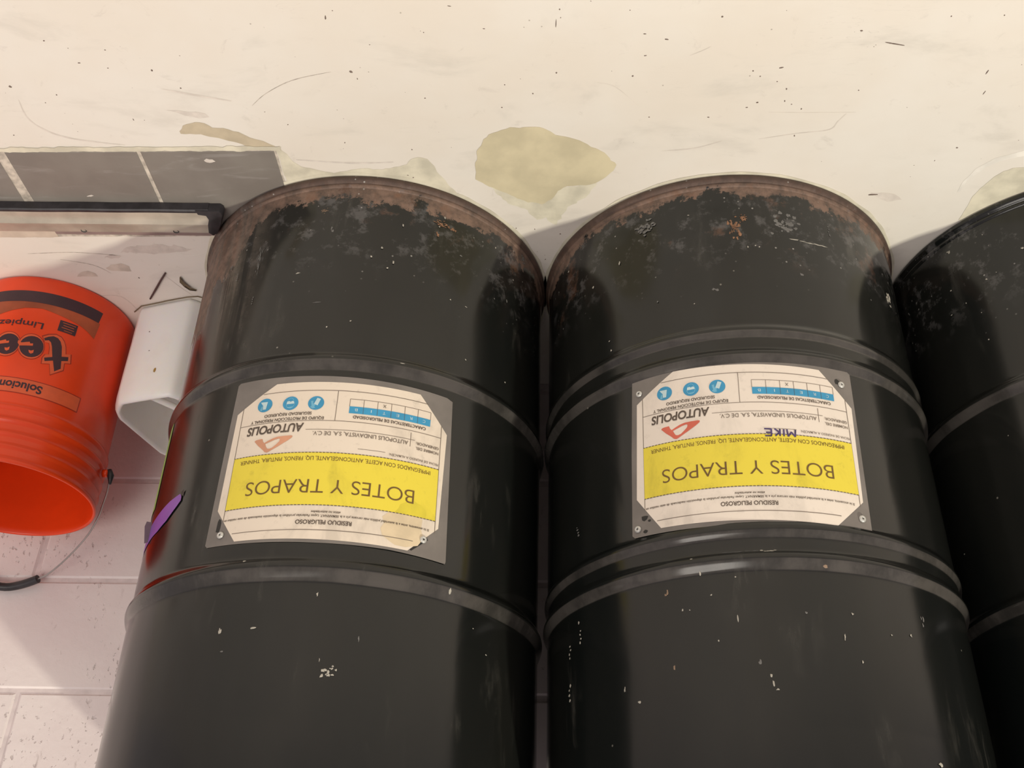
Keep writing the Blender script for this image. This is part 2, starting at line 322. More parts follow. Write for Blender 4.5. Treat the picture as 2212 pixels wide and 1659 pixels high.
PATCH = {'big': [(0.1201, 1.1675), (0.1175, 1.1478), (0.115, 1.1286), (0.1033, 1.1052), (0.089, 1.0915), (0.065, 1.0826), (0.044, 1.081), (0.0205, 1.0821), (0.0037, 1.0895), (-0.003, 1.0987), (-0.0303, 1.1063), (-0.051, 1.1177), (-0.0756, 1.1349), (-0.0917, 1.1543), (-0.0944, 1.1661), (-0.0812, 1.184), (-0.0641, 1.2001), (-0.0428, 1.204), (-0.0214, 1.2059), (-0.0064, 1.2162), (0.0045, 1.2351), (0.0191, 1.2457), (0.041, 1.2413), (0.0627, 1.2294), (0.084, 1.2156), (0.105, 1.203), (0.1199, 1.1876)], 'thin': [(0.0981, 1.2083), (0.0482, 1.2348), (-0.0099, 1.2121), (-0.0669, 1.1991), (-0.0478, 1.2301), (-0.0213, 1.2567), (-0.003, 1.2954), (0.0119, 1.2785), (0.0269, 1.2874), (0.0414, 1.2618), (0.0705, 1.2454)], 'crescent': [(0.5523, 1.0855), (0.5428, 1.0746), (0.5236, 1.0675), (0.5114, 1.0703), (0.5007, 1.0786), (0.4847, 1.0806), (0.4639, 1.0881), (0.4499, 1.0984), (0.4311, 1.107), (0.4166, 1.1166), (0.4307, 1.1203), (0.4599, 1.1162), (0.4763, 1.1066), (0.4975, 1.0999), (0.5217, 1.0922), (0.5381, 1.0911), (0.5512, 1.091)], 'rim': [(0.4166, 1.1166), (0.4025, 1.132), (0.3983, 1.1491), (0.3855, 1.1596), (0.3633, 1.1667), (0.3374, 1.1739), (0.3214, 1.17), (0.2894, 1.1643), (0.2628, 1.1674), (0.2231, 1.1568), (0.216, 1.1442), (0.204, 1.1404), (0.1913, 1.1463), (0.1812, 1.1611), (0.1786, 1.1721), (0.1595, 1.2078), (0.1367, 1.245), (0.2178, 1.2445), (0.305, 1.2333), (0.4011, 1.2327), (0.414, 1.1958)], 'right': [(-0.7116, 1.1611), (-0.7023, 1.1687), (-0.688, 1.1706), (-0.6745, 1.1783), (-0.6663, 1.1901), (-0.659, 1.2031), (-0.6485, 1.2338), (-0.6466, 1.2602), (-0.6439, 1.2874), (-0.6897, 1.3155), (-0.7455, 1.2501)], 'gloss': [(-0.6898, 1.1352), (-0.6539, 1.151), (-0.6334, 1.1702), (-0.6226, 1.1998), (-0.6204, 1.2232), (-0.625, 1.2202), (-0.6307, 1.1928), (-0.647, 1.1703), (-0.6685, 1.154), (-0.694, 1.1466)], 's1': [(0.7786, 1.4055), (0.7664, 1.3966), (0.7472, 1.3929), (0.7368, 1.4005), (0.7367, 1.4146), (0.7548, 1.4145), (0.7752, 1.4119)], 's2': [(0.8401, 1.4286), (0.8273, 1.417), (0.8135, 1.4131), (0.8036, 1.4196), (0.8007, 1.4274), (0.8116, 1.43), (0.8277, 1.4287)], 's3': [(0.7367, 1.363), (0.7088, 1.3473), (0.6755, 1.3426), (0.6447, 1.3451), (0.6072, 1.3525), (0.6256, 1.3609), (0.6667, 1.3645), (0.7066, 1.3644)], 's4': [(0.7722, 1.379), (0.7512, 1.3654), (0.7397, 1.3716), (0.7471, 1.3766)], 's5': [(0.931, 1.326), (0.8819, 1.3227), (0.8266, 1.3229), (0.5677, 1.324), (0.5758, 1.3394), (0.6732, 1.3354), (0.7741, 1.3302), (0.8601, 1.3275)], 'g0': [(0.5583, 1.0448), (0.5318, 1.0469), (0.5058, 1.0507), (0.4999, 1.0587), (0.5154, 1.0604), (0.5404, 1.053)], 'g1': [(-0.4891, 1.2224), (-0.5253, 1.2257), (-0.5415, 1.2384), (-0.523, 1.2435), (-0.5021, 1.2318)]}
SPECK = [(0.2986, 0.8878, 0.003, 0.0087),(0.2876, 0.8771, 0.0018, 0.0021),(0.2797, 0.9777, 0.0064, 0.0057),(0.2727, 0.99, 0.0019, 0.0041),(0.5562, 0.9721, 0.0032, 0.0049),(0.6531, 0.9581, 0.0052, 0.0024),(0.6163, 0.9674, 0.0026, 0.0024),(0.7078, 1.0147, 0.0027, 0.0034),(0.768, 0.9987, 0.0053, 0.005),(0.6866, 0.9201, 0.0032, 0.0031),(0.6089, 0.9365, 0.0032, 0.0023),(0.5255, 1.0039, 0.0033, 0.0034),(0.7299, 1.0291, 0.002, 0.0026),(0.388, 1.0742, 0.0027, 0.0027),(0.2119, 1.1259, 0.0028, 0.0029),(0.3104, 1.1109, 0.0021, 0.0038),(0.1354, 0.872, 0.0072, 0.0021),(0.0925, 0.908, 0.0049, 0.0022),(0.1725, 0.913, 0.0018, 0.0022),(0.1822, 1.0261, 0.0026, 0.0026),(0.0687, 1.0029, 0.0026, 0.0033),(-0.007, 0.8789, 0.0024, 0.0036),(-0.0023, 0.9004, 0.0018, 0.0146),(-0.0083, 0.8918, 0.0018, 0.0029),(-0.0974, 0.8815, 0.0024, 0.0021),(-0.1192, 0.9189, 0.0049, 0.0022),(-0.1485, 0.9282, 0.0061, 0.003),(-0.2167, 0.8931, 0.0036, 0.0036),(-0.108, 0.9893, 0.0038, 0.0041),(-0.1225, 0.9546, 0.005, 0.0023),(-0.0032, 0.9825, 0.0032, 0.004),(0.0297, 1.0192, 0.0026, 0.0034),(-0.2708, 0.9823, 0.0031, 0.0032),(-0.2818, 0.9921, 0.0025, 0.0032),(-0.3066, 1.0013, 0.0025, 0.0025),(-0.3073, 0.9772, 0.0087, 0.0032),(-0.3217, 1.0146, 0.0025, 0.005),(-0.2856, 1.0386, 0.0039, 0.0043),(-0.2722, 1.0479, 0.0052, 0.0026),(-0.3233, 1.0364, 0.0019, 0.0051),(-0.3341, 1.0425, 0.0026, 0.0026),(-0.3494, 1.0512, 0.0026, 0.0043),(-0.3496, 1.1027, 0.002, 0.0046),(-0.4214, 1.0181, 0.0025, 0.0025),(-0.5907, 1.1288, 0.004, 0.0037),(-0.5666, 1.1551, 0.002, 0.0029),(-0.586, 0.9875, 0.0025, 0.0112),(-0.5942, 1.0241, 0.0019, 0.01),(-0.5089, 0.8963, 0.0023, 0.0036),(-0.5758, 0.8957, 0.0023, 0.0029),(-0.1361, 1.0648, 0.0026, 0.0026),(-0.2205, 1.0656, 0.004, 0.0026),(-0.4003, 0.9173, 0.0048, 0.0029),(-0.4939, 1.2276, 0.0213, 0.0052),(0.2164, 1.1849, 0.0043, 0.0041),(0.2244, 1.1798, 0.0057, 0.003),(0.613, 1.0621, 0.002, 0.0054),(0.7297, 1.4328, 0.0033, 0.0052),(0.0309, 1.3066, 0.0023, 0.0034),(0.0611, 1.3042, 0.0023, 0.0034),(-0.0107, 1.3182, 0.0038, 0.0035),(0.0361, 1.396, 0.0032, 0.0037),(0.022, 1.4111, 0.0032, 0.0051),(-0.0709, 1.307, 0.0023, 0.0034),(0.0139, 1.3837, 0.0024, 0.0037),(1.0218, 2.7995, 0.0054, 0.014),(0.8036, 1.0916, 0.0028, 0.0028),(0.0742, 1.0444, 0.0033, 0.0026)]
TEE = {'t': [(-65.1, 127.2), (-70.9, 122.6), (-78.4, 118.7), (-85.8, 119.9), (-91.4, 125.0), (-95.8, 134.0), (-100.2, 152.9), (-110.8, 149.0), (-112.0, 156.5), (-101.8, 161.2), (-104.4, 176.0), (-95.9, 184.9), (-89.1, 165.5), (-76.9, 170.9), (-74.6, 164.6), (-86.4, 159.0), (-80.9, 139.9), (-77.5, 132.1), (-73.2, 129.1), (-67.6, 131.5)], 'to': [(-60.6, 123.1), (-69.4, 116.7), (-81.1, 112.6), (-91.0, 115.0), (-97.9, 122.1), (-102.4, 131.1), (-106.1, 145.4), (-114.7, 141.7), (-118.6, 160.0), (-108.3, 163.6), (-110.1, 177.9), (-91.3, 194.6), (-85.1, 174.1), (-72.4, 177.6), (-70.8, 165.8), (-73.5, 157.8), (-79.3, 155.8), (-77.0, 141.3), (-73.7, 133.5), (-66.8, 133.9)], 'e1': [(-68.6, 143.8), (-69.3, 149.3), (-68.8, 154.8), (-67.0, 159.9), (-64.2, 164.2), (-60.4, 167.4), (-55.9, 169.4), (-51.1, 169.8), (-46.2, 168.7), (-41.6, 166.2), (-37.6, 162.5), (-34.4, 157.8), (-32.3, 152.4), (-31.5, 146.9), (-32.0, 141.5), (-33.8, 136.6), (-36.7, 132.6), (-40.6, 129.6), (-45.2, 127.9), (-50.1, 127.5), (-55.1, 128.5), (-59.6, 130.8), (-63.6, 134.3), (-66.7, 138.7)], 'e1o': [(-70.2, 142.8), (-71.1, 149.4), (-70.6, 156.1), (-68.7, 162.2), (-65.5, 167.4), (-61.3, 171.3), (-56.3, 173.5), (-50.9, 173.9), (-45.3, 172.5), (-40.0, 169.4), (-35.3, 164.7), (-31.6, 158.9), (-29.1, 152.4), (-28.0, 145.6), (-28.4, 139.0), (-30.4, 133.1), (-33.7, 128.3), (-38.1, 124.8), (-43.2, 122.9), (-48.8, 122.6), (-54.4, 123.9), (-59.7, 126.8), (-64.3, 131.1), (-67.8, 136.5)], 'slit': [(-27.3, 139.2), (-33.4, 143.7), (-45.6, 139.9), (-47.1, 143.2), (-51.6, 142.1), (-52.1, 146.7), (-31.7, 150.2), (-27.4, 144.5)], 'cnt': [(-47.7, 156.1), (-52.0, 156.9), (-55.7, 154.2), (-56.3, 160.2), (-52.9, 162.9), (-49.7, 161.0)]}
SCRATCH = [([(0.4316, 1.0373), (0.4103, 1.0178), (0.3796, 0.9987), (0.3512, 0.9875), (0.3073, 0.9774)], 0.00067, 'scuffline'), ([(0.7664, 1.0227), (0.7681, 1.0579), (0.7508, 1.0827), (0.7219, 1.0979), (0.6764, 1.1077), (0.643, 1.1128)], 0.00175, 'haze'), ([(-0.4358, 0.9363), (-0.4472, 0.9387), (-0.4626, 0.9419)], 0.00109, 'speck'), ([(-0.2999, 1.1087), (-0.3514, 1.0982), (-0.3964, 1.0913), (-0.406, 1.0753), (-0.4143, 1.0605)], 0.00108, 'haze'), ([(-0.1605, 1.1318), (-0.2077, 1.1265), (-0.2466, 1.1119)], 0.00137, 'haze'), ([(0.5524, 1.0053), (0.5095, 1.0167), (0.4594, 1.0284)], 0.00198, 'haze'), ([(-0.0596, 1.0002), (-0.0856, 1.0087), (-0.1215, 1.0455)], 0.00058, 'haze'), ([(-0.182, 0.9553), (-0.1994, 0.9463), (-0.2084, 0.9403)], 0.00074, 'haze'), ([(-0.3043, 1.0568), (-0.3566, 1.0582), (-0.4279, 1.058)], 0.00046, 'haze'), ([(0.3905, 1.1457), (0.3069, 1.1532), (0.243, 1.1518)], 0.00212, 'haze'), ([(0.8328, 1.4864), (0.7818, 1.4864), (0.7629, 1.5313)], 0.00102, 'haze'), ([(0.9006, 1.3662), (0.8185, 1.3628), (0.7413, 1.3716)], 0.00081, 'scuffline'), ([(0.8501, 1.3813), (0.799, 1.3965), (0.7747, 1.4197)], 0.00073, 'scuffline'), ([(0.6423, 1.3633), (0.6249, 1.372), (0.5955, 1.3672)], 0.0012, 'smearhighlight'), ([(0.6843, 1.4199), (0.6625, 1.4621), (0.6463, 1.4865)], 0.00057, 'haze')]


# ---------------------------------------------------------------- setting
floor_v = [(-4, -3, 0), (4, -3, 0), (4, 1.8, 0), (-4, 1.8, 0)]
WALL_Y = 1.775
fl = mesh_obj('floor', floor_v, [(0, 1, 2, 3)], MT['floor'], smooth=False)
tag(fl, kind='structure')

def ragged(poly, step=.006, amp=.0012):
    """subdivide a closed outline and roughen it"""
    out = []; n = len(poly)
    for i in range(n):
        a = Vector(poly[i]); c = Vector(poly[(i+1) % n]); d = (c-a).length; k = max(1, int(d/step))
        for j in range(k):
            p = a.lerp(c, j/k); q = Vector((p.x*90, p.y*90, 1.3))
            q2 = Vector((p.x*260, p.y*260, 4.3))
            p = p + Vector((mnoise.noise(q), mnoise.noise(q+Vector((9, 9, 9)))))*amp*1.6 + Vector((mnoise.noise(q2), mnoise.noise(q2+Vector((5, 5, 5)))))*amp*.8
            out.append(p)
    return out
def flat_patch(poly, z, step=.006, amp=.0012):
    pts = ragged([Vector(p) for p in poly], step, amp)
    v3 = [Vector((p.x, p.y, z)) for p in pts]
    tris = geometry.tessellate_polygon([v3])
    F = []
    for tri in tris:
        a, b_, c_ = (v3[i] for i in tri)
        if (b_-a).cross(c_-a).z < 0: tri = (tri[0], tri[2], tri[1])
        F.append(tuple(tri))
    return v3, F

def annulus(cx, cy, r0, r1f, z, seg=180):
    V = []; F = []
    for i in range(seg):
        a = 2*math.pi*i/seg; r1 = r1f(a)
        V += [(cx+r0*math.cos(a), cy+r0*math.sin(a), z), (cx+r1*math.cos(a), cy+r1*math.sin(a), z)]
    for i in range(seg):
        j = (i+1) % seg; F.append((2*i, 2*i+1, 2*j+1, 2*j))
    return V, F

D1 = (.3113, 1.4748); D2 = (-.2826, 1.4766); D3 = (-.8788, 1.4734)
def patch(name, key, mat, z, amp=.0012, label=None):
    V, F = flat_patch(PATCH[key], z, amp=amp)
    o = mesh_obj(name, V, F, mat, fl, smooth=False)
    if label: o['label'] = label
    return o
patch('thin_paint_patch', 'thin', MT['ochrethin'], .0003, .003, 'thin yellowish paint around the big bare patch')
patch('bare_patch', 'big', MT['ochre'], .0006, .0018, 'large ochre patch where the white paint has peeled')
patch('bare_patch', 'crescent', MT['crescent'], .0006, .0010, 'narrow tan crescent where paint has lifted beside the tiles')
patch('bare_patch', 'rim', MT['ochrethin'], .0005, .0012, 'yellowish strip bare of paint around the rusty drum foot')
patch('bare_patch', 'right', MT['ochrethin'], .0005, .0014, 'yellowish bare area beside the clean drum')
patch('highlight_streak', 'gloss', MT['smearhighlight'], .0003, .0012)  # highlight streak on the floor, painted as a paler patch
patch('floor_stain', 's1', MT['tan'], .0003); patch('floor_stain', 's2', MT['tan'], .0003)
patch('floor_stain', 's3', MT['haze'], .0003, .004); patch('floor_stain', 's4', MT['haze'], .0003, .003)
patch('floor_scuff', 'g0', MT['haze'], .0003, .002); patch('floor_scuff', 'g1', MT['haze'], .0003, .002)
for c_, rr in ((D1, .0058), (D2, .0052)):
    V, F = annulus(c_[0], c_[1], .27, lambda a: .2965+rr*(.75+.5*mnoise.noise(Vector((math.cos(a)*9, math.sin(a)*9, rr*1e3)))), .0008)
    mesh_obj('paint_ring', V, F, MT['ochrethin'], fl, smooth=False)
def stripe(pts, w, mat, z=.0003):
    V = []; F = []; ps = []
    for i in range(len(pts)-1):
        p0 = Vector(pts[max(i-1, 0)]); p1 = Vector(pts[i]); p2 = Vector(pts[i+1]); p3 = Vector(pts[min(i+2, len(pts)-1)])
        for j in range(6):
            t_ = j/6; ps.append(.5*((2*p1)+(-p0+p2)*t_+(2*p0-5*p1+4*p2-p3)*t_*t_+(-p0+3*p1-3*p2+p3)*t_**3))
    ps.append(Vector(pts[-1])); n_ = len(ps)
    for i, q in enumerate(ps):
        d = (ps[min(i+1, n_-1)]-ps[max(i-1, 0)]).normalized(); e = Vector((-d.y, d.x))
        ww = w*(.35+.65*math.sin(math.pi*i/(n_-1)))*random.uniform(.6, 1.1)
        V += [(q.x-e.x*ww, q.y-e.y*ww, z), (q.x+e.x*ww, q.y+e.y*ww, z)]
    for i in range(n_-1): F.append((2*i, 2*i+2, 2*i+3, 2*i+1))
    return mesh_obj('floor_scratch', V, F, mat, fl, smooth=False)
for pts_, w_, m_ in SCRATCH: stripe(pts_, w_, MT[m_])
# grit on the floor
V = []; F = []
def fleck(x, y, w, h, z, n=7, rnd=random):
    b0 = len(V); rot = rnd.uniform(-.3, .3)
    for i in range(n):
        a = 2*math.pi*i/n; k = rnd.uniform(.6, 1.0)
        dx, dy = math.cos(a)*w*.5*k, math.sin(a)*h*.5*k
        V.append((x+dx*math.cos(rot)-dy*math.sin(rot), y+dx*math.sin(rot)+dy*math.cos(rot), z+.0001))
    V.append((x, y, z+min(w, h)*.35+.0002)); t0 = len(V)-1
    for i in range(n): F.append((b0+i, b0+(i+1) % n, t0))
for x, y, w, h in SPECK: fleck(x, y, w, h, 0)
for i in range(70):
    x = random.uniform(-.9, 1.0); y = random.uniform(.75, 1.2); s = random.uniform(.0006, .0016); fleck(x, y, s*random.uniform(.8, 2), s, 0)
for i in range(26):
    a = random.uniform(0, 1); fleck(-.0 + random.uniform(-.03, .05), 1.36+a*.25, .0012, .0012, 0)
g = mesh_obj('dirt_specks', V, F, MT['speck'], fl, smooth=False); g['kind'] = 'stuff'

# inset strip of grey tiles, flush with the floor
V, F = flat_patch([(.417, 1.1205), (.417, 1.3215), (2.4, 1.3215), (2.4, 1.1195)], .0004, step=.02, amp=.0012)
tiles = mesh_obj('trim_1', V, F, MT['grout'], smooth=False); tag(tiles, kind='structure')
V = []; F = []
for k in range(9):
    x0 = .4205+.2095*k; x1 = x0+.2035
    if k == 2: x0 += .010
    y0 = 1.1265; y1 = 1.296
    b0 = len(V); V += [(x0, y0, .0008), (x1, y0, .0008), (x1, y1, .0008), (x0, y1, .0008), (x0+.0012, y0+.0012, .0012), (x1-.0012, y0+.0012, .0012), (x1-.0012, y1-.0012, .0012), (x0+.0012, y1-.0012, .0012)]
    F += [(b0+4, b0+5, b0+6, b0+7)] + [(b0+i, b0+(i+1) % 4, b0+4+(i+1) % 4, b0+4+i) for i in range(4)]
o = mesh_obj('floor_tiles', V, F, MT['tile'], tiles, smooth=False)
for (cx, cy, w, h) in ((.5235, 1.146, .020, .010), (.737, 1.222, .014, .004)):
    V = []; F = []; fleck(cx, cy, w, h, .0011, 12); V[-1] = (cx, cy, .0014)
    mesh_obj('paint_splash', V, F, MT['haze'], tiles, smooth=False)
mesh_obj('beige_strip', *flat_patch([(.828, 1.302), (2.4, 1.300), (2.4, 1.3225), (.828, 1.3222)], .0012, amp=.0010), MT['beige'], tiles, smooth=False)
# painted lip of plaster running along the tile strip
lip = mesh_obj('plaster_lip', *flat_patch([(.41, 1.1165), (2.4, 1.1155), (2.4, 1.1245), (.41, 1.1250)], .0014, amp=.0016), MT['ochrethin'], tiles, smooth=False)

# block wall: real blocks over a recessed mortar bed
V = []; F = []
CH = .203; Z0 = .630-3*CH
def block(x0, x1, z0, z1):
    g_ = .0035; e = .004; dp = .0035
    x0 += g_; x1 -= g_; z0 += g_; z1 -= g_
    b0 = len(V)
    for (xx, zz, yy) in ((x0, z0, dp), (x1, z0, dp), (x1, z1, dp), (x0, z1, dp), (x0+e, z0+e, 0), (x1-e, z0+e, 0), (x1-e, z1-e, 0), (x0+e, z1-e, 0)):
        j = .0007; V.append((xx+random.uniform(-j, j), WALL_Y+yy+.0002, zz+random.uniform(-j, j)))
    F.append((b0+4, b0+5, b0+6, b0+7))
    for i in range(4): F.append((b0+i, b0+(i+1) % 4, b0+4+(i+1) % 4, b0+4+i))
for k in range(-1, 15):
    z0 = Z0+CH*k; z1 = z0+CH
    off = .945 if k % 2 == 1 else .745
    if k == 3: off = .918
    for j in range(-13, 9):
        block(off+.4*j, off+.4*(j+1), max(z0, -.004), z1)
wall = mesh_obj('wall_back', V, F, MT['wall'], smooth=False); tag(wall, kind='structure')
mb = mesh_obj('mortar_bed', *box(-4.3, 4.3, WALL_Y+.0030, WALL_Y+.12, 0, 3.05), MT['mortar'], wall, smooth=False)

# ---------------------------------------------------------------- drums
BODY_R = .2903; DH = .922
def ridge(z, z0, up, dn, h):
    d = z-z0
    w = up if d > 0 else dn
    x = abs(d)/w
    return h*(.5+.5*math.cos(math.pi*x)) if x < 1 else 0.0
RINGS = {0: [(.337, .020, .013, .0062), (.640, .022, .014, .0062)],
         1: [(.286, .014, .012, .0042), (.3265, .017, .012, .0062), (.584, .013, .012, .0042), (.6225, .017, .012, .0062)],
         2: [(.312, .018, .013, .0062), (.615, .018, .013, .0062)]}
def body_r(k, z):
    r = BODY_R
    for (z0, u, d, h) in RINGS[k]: r += ridge(z, z0, u, d, h)
    return r

def drum(k, c_, mat, label):
    root = empty('steel_drum', (c_[0], c_[1], .0009), label, 'drum', 'black steel drums against the wall')
    zs = []; z = .016
    while z < DH-.016: zs.append(z); z += .0028
    prof = [(BODY_R-.003, .0125)] + [(body_r(k, z), z) for z in zs] + [(BODY_R-.003, DH-.0125)]
    V, F = lathe(prof, 192)
    nv = []
    for (x, y, z) in V:
        r = math.hypot(x, y); cx_, sy_ = x/r, y/r; env = max(0.0, min(1.0, z/.1, (DH-z)/.1))
        if r > BODY_R+.0012: env = 0
        q = mnoise.noise(Vector((cx_*2.1+k*7, sy_*2.1, z*1.5))) + .5*mnoise.noise(Vector((cx_*5+k*3, sy_*5, z*2.2+4)))
        r2 = r-.0016*env*max(0.0, q+.25)
        nv.append((cx_*r2, sy_*r2, z))
    V = nv
    parts = [(V, F, 0)]
    cm = {'w': 1, 'c': 1, 'g': 2, 'o': 3, 'b': 4, 'O': 3, 'P': 4, 'G': 2}
    rr = random.Random(11+k)
    for (ang, z, w, h, c) in MARKS[k]:
        reps = [(0, 0, 1, 1)]
        if c == 'c': reps = [(rr.uniform(-.45, .45), rr.uniform(-.45, .45), rr.uniform(.18, .4), rr.uniform(.18, .5)) for _ in range(14)]
        elif c in 'OGP': reps = [(rr.gauss(0, .25), rr.gauss(0, .25), rr.uniform(.10, .34), rr.uniform(.10, .30)) for _ in range(34)]
        elif h > .016: reps = [(rr.uniform(-.3, .3), q, rr.uniform(.5, 1), rr.uniform(.12, .3)) for q in (-.42, -.2, .05, .3)]
        elif w > .018: reps = [(q, rr.uniform(-.4, .4), .34, rr.uniform(.5, .9)) for q in (-.4, -.2, 0, .2, .4)]
        elif w*h > 6e-5: reps = [(rr.uniform(-.35, .35), rr.uniform(-.35, .35), rr.uniform(.3, .6), rr.uniform(.3, .6)) for _ in range(5)]
        for (du, dv, sw, sh) in reps:
            n = 8; pv = []
            for i in range(n+1):
                if i < n:
                    a = 2*math.pi*i/n; q = rr.uniform(.35, 1.0); uu = math.cos(a)*w*.5*sw*q; vv = math.sin(a)*h*.5*sh*q; e = .00015
                else: uu = vv = 0; e = .0008
                zz = z-.0009+vv+dv*h; an = math.radians(ang)+(uu+du*w)/BODY_R; R_ = body_r(k, zz)+e
                pv.append((R_*math.sin(an), -R_*math.cos(an), zz))
            parts.append((pv, [(i, (i+1) % n, n) for i in range(n)], cm[c]))
    V, F, I = join(*parts)
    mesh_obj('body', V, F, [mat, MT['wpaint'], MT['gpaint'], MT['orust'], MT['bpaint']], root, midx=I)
    ch = [(.2815, .014), (.2820, .0), (.2900, -.0005), (.2945, .0), (.2962, .0025), (.2964, .006), (.2955, .0095), (.2930, .0115), (.2918, .0130), (.2926, .0145), (.2928, .0175), (.2912, .0205), (.2895, .0215), (.2870, .0170)]
    V, F = lathe(ch, 192, closed=True); b2 = disc(.2830, .012, 96, up=False)
    V, F, I = join((V, F), b2); mesh_obj('bottom_chime', V, F, mat, root, sharp=50)
    ct = [(r, DH-z) for r, z in ch]
    V, F = lathe(ct, 192, closed=True); F = [tuple(reversed(f)) for f in F]; mesh_obj('top_chime', V, F, mat, root, sharp=50)
    V, F = lathe([(.001, DH-.018), (.20, DH-.018), (.255, DH-.019), (.268, DH-.024), (.2785, DH-.024), (.2835, DH-.010)], 96)
    mesh_obj('lid', V, F, mat, root)
    for (bx, by, br) in ((.19, 0, .034), (-.20, .02, .018)):
        V, F = lathe([(.0005, .010), (br*.62, .010), (br*.66, .006), (br*.8, .006), (br*.84, .011), (br*.98, .011), (br, .0)], 32)
        mesh_obj('bung', V, F, MT['rivet'], root, loc=(bx, by, DH-.0185), sharp=40)
    return root

drum1 = drum(0, D1, MT['drumA'], 'black steel drum with rusted foot, standing nearest the orange bucket')
drum2 = drum(1, D2, MT['drumB'], 'black steel drum with double ribs and a violet-marked label, in the middle of the row')
drum3 = drum(2, D3, MT['drumC'], 'clean glossy black steel drum without a label, cut off at the edge of the view')

# ---------------------------------------------------------------- printed labels
_tc = {}
def text_tris(s, bold=0.0, shear=0.0, space=1.0):
    key = (s, bold, shear, space)
    if key in _tc: return _tc[key]
    cu = bpy.data.curves.new('t', 'FONT'); cu.body = s; cu.size = 1.0; cu.offset = bold; cu.shear = shear; cu.fill_mode = 'FRONT' if hasattr(cu, 'fill_mode') else 'FRONT'
    cu.dimensions = '2D'; cu.fill_mode = 'BOTH'; cu.resolution_u = 3 if len(s) > 20 else 7; cu.space_character = space
    o = bpy.data.objects.new('t', cu); COL.objects.link(o)
    dg = bpy.context.evaluated_depsgraph_get(); dg.update()
    me = bpy.data.meshes.new_from_object(o.evaluated_get(dg))
    V = [(v.co.x, v.co.y) for v in me.vertices]; F = []
    for p in me.polygons:
        f = tuple(p.vertices)
        ar = sum(V[f[i]][0]*V[f[(i+1) % len(f)]][1]-V[f[(i+1) % len(f)]][0]*V[f[i]][1] for i in range(len(f)))
        F.append(f if ar > 0 else tuple(reversed(f)))
    bpy.data.objects.remove(o); bpy.data.curves.remove(cu); bpy.data.meshes.remove(me)
    _tc[key] = (V, F); return V, F

class Sheet:
    """flat print assembled in millimetres, later bent round a cylinder"""
    def __init__(s): s.V = []; s.F = []; s.I = []
    def add(s, V, F, mi, layer):
        b0 = len(s.V); s.V += [(x, y, layer) for x, y in V]; s.F += [tuple(i+b0 for i in f) for f in F]; s.I += [mi]*len(F)
    def rect(s, u0, v0, u1, v1, mi, layer): s.add([(u0, v0), (u1, v0), (u1, v1), (u0, v1)], [(0, 1, 2, 3)], mi, layer)
    def line(s, u0, v0, u1, v1, w, mi, layer):
        d = Vector((u1-u0, v1-v0)); n = Vector((-d.y, d.x)).normalized()*w*.5
        s.add([(u0-n.x, v0-n.y), (u1-n.x, v1-n.y), (u1+n.x, v1+n.y), (u0+n.x, v0+n.y)], [(0, 1, 2, 3)], mi, layer)
    def poly(s, loops, mi, layer):
        v3 = [[Vector((x, y, 0)) for x, y in lp] for lp in loops]; flat = [p for lp in v3 for p in lp]
        F = []
        for tri in geometry.tessellate_polygon(v3):
            a, b_, c_ = (flat[i] for i in tri)
            if (b_-a).cross(c_-a).z < 0: tri = (tri[0], tri[2], tri[1])
            F.append(tuple(tri))
        s.add([(p.x, p.y) for p in flat], F, mi, layer)
    def ell(s, u, v, ru, rv, mi, layer, n=28): s.poly([[(u+ru*math.cos(2*math.pi*i/n), v+rv*math.sin(2*math.pi*i/n)) for i in range(n)]], mi, layer)
    def text(s, t, u0, u1, v0, h, mi, layer, bold=0.0, shear=0.0, rot=0.0, space=1.0):
        """fit text into u0..u1 with capital height h standing on v0"""
        V, F = text_tris(t, bold, shear, space)
        if not V: return
        xs = [p[0] for p in V]; x0 = min(xs); x1 = max(xs); cap = .70
        sx = (u1-u0)/(x1-x0); sy = h/cap
        s.add([(u0+(x-x0)*sx, v0+y*sy+(u0+(x-x0)*sx-u0)*rot) for x, y in V], F, mi, layer)
    def build(s, name, mats, parent, R, s0, z0, tilt, cone=None, base=.0, kx=1.0, cut=5.0):
        bm = bmesh.new(); vs = [bm.verts.new(p) for p in s.V]
        for f, i in zip(s.F, s.I):
            if len(set(f)) < 3: continue
            try: q = bm.faces.new([vs[j] for j in f]); q.material_index = i
            except ValueError: pass
        xs = [p[0] for p in s.V]; ys = [p[1] for p in s.V]
        x = math.floor(min(xs)/cut)*cut
        while x < max(xs):
            x += cut
            bmesh.ops.bisect_plane(bm, geom=bm.verts[:]+bm.edges[:]+bm.faces[:], plane_co=(x, 0, 0), plane_no=(1, 0, 0), dist=1e-5)
        if cone:
            y = math.floor(min(ys)/10)*10
            while y < max(ys):
                y += 10
                bmesh.ops.bisect_plane(bm, geom=bm.verts[:]+bm.edges[:]+bm.faces[:], plane_co=(0, y, 0), plane_no=(0, 1, 0), dist=1e-5)
        ct, st = math.cos(tilt), math.sin(tilt)
        for v in bm.verts:
            u, w, l = v.co
            uu = (s0+u*ct-w*st)*.001; zz = (z0+u*st+w*ct)*.001
            r0 = cone(zz) if cone else R
            r = r0+base+l*.00006; an = uu/(r0)
            v.co = (r*math.sin(an), -r*math.cos(an), zz)
        me = bpy.data.meshes.new(name); bm.to_mesh(me); bm.free()
        for m_ in mats: me.materials.append(m_)
        o = bpy.data.objects.new(name, me); COL.objects.link(o); o.parent = parent
        return o

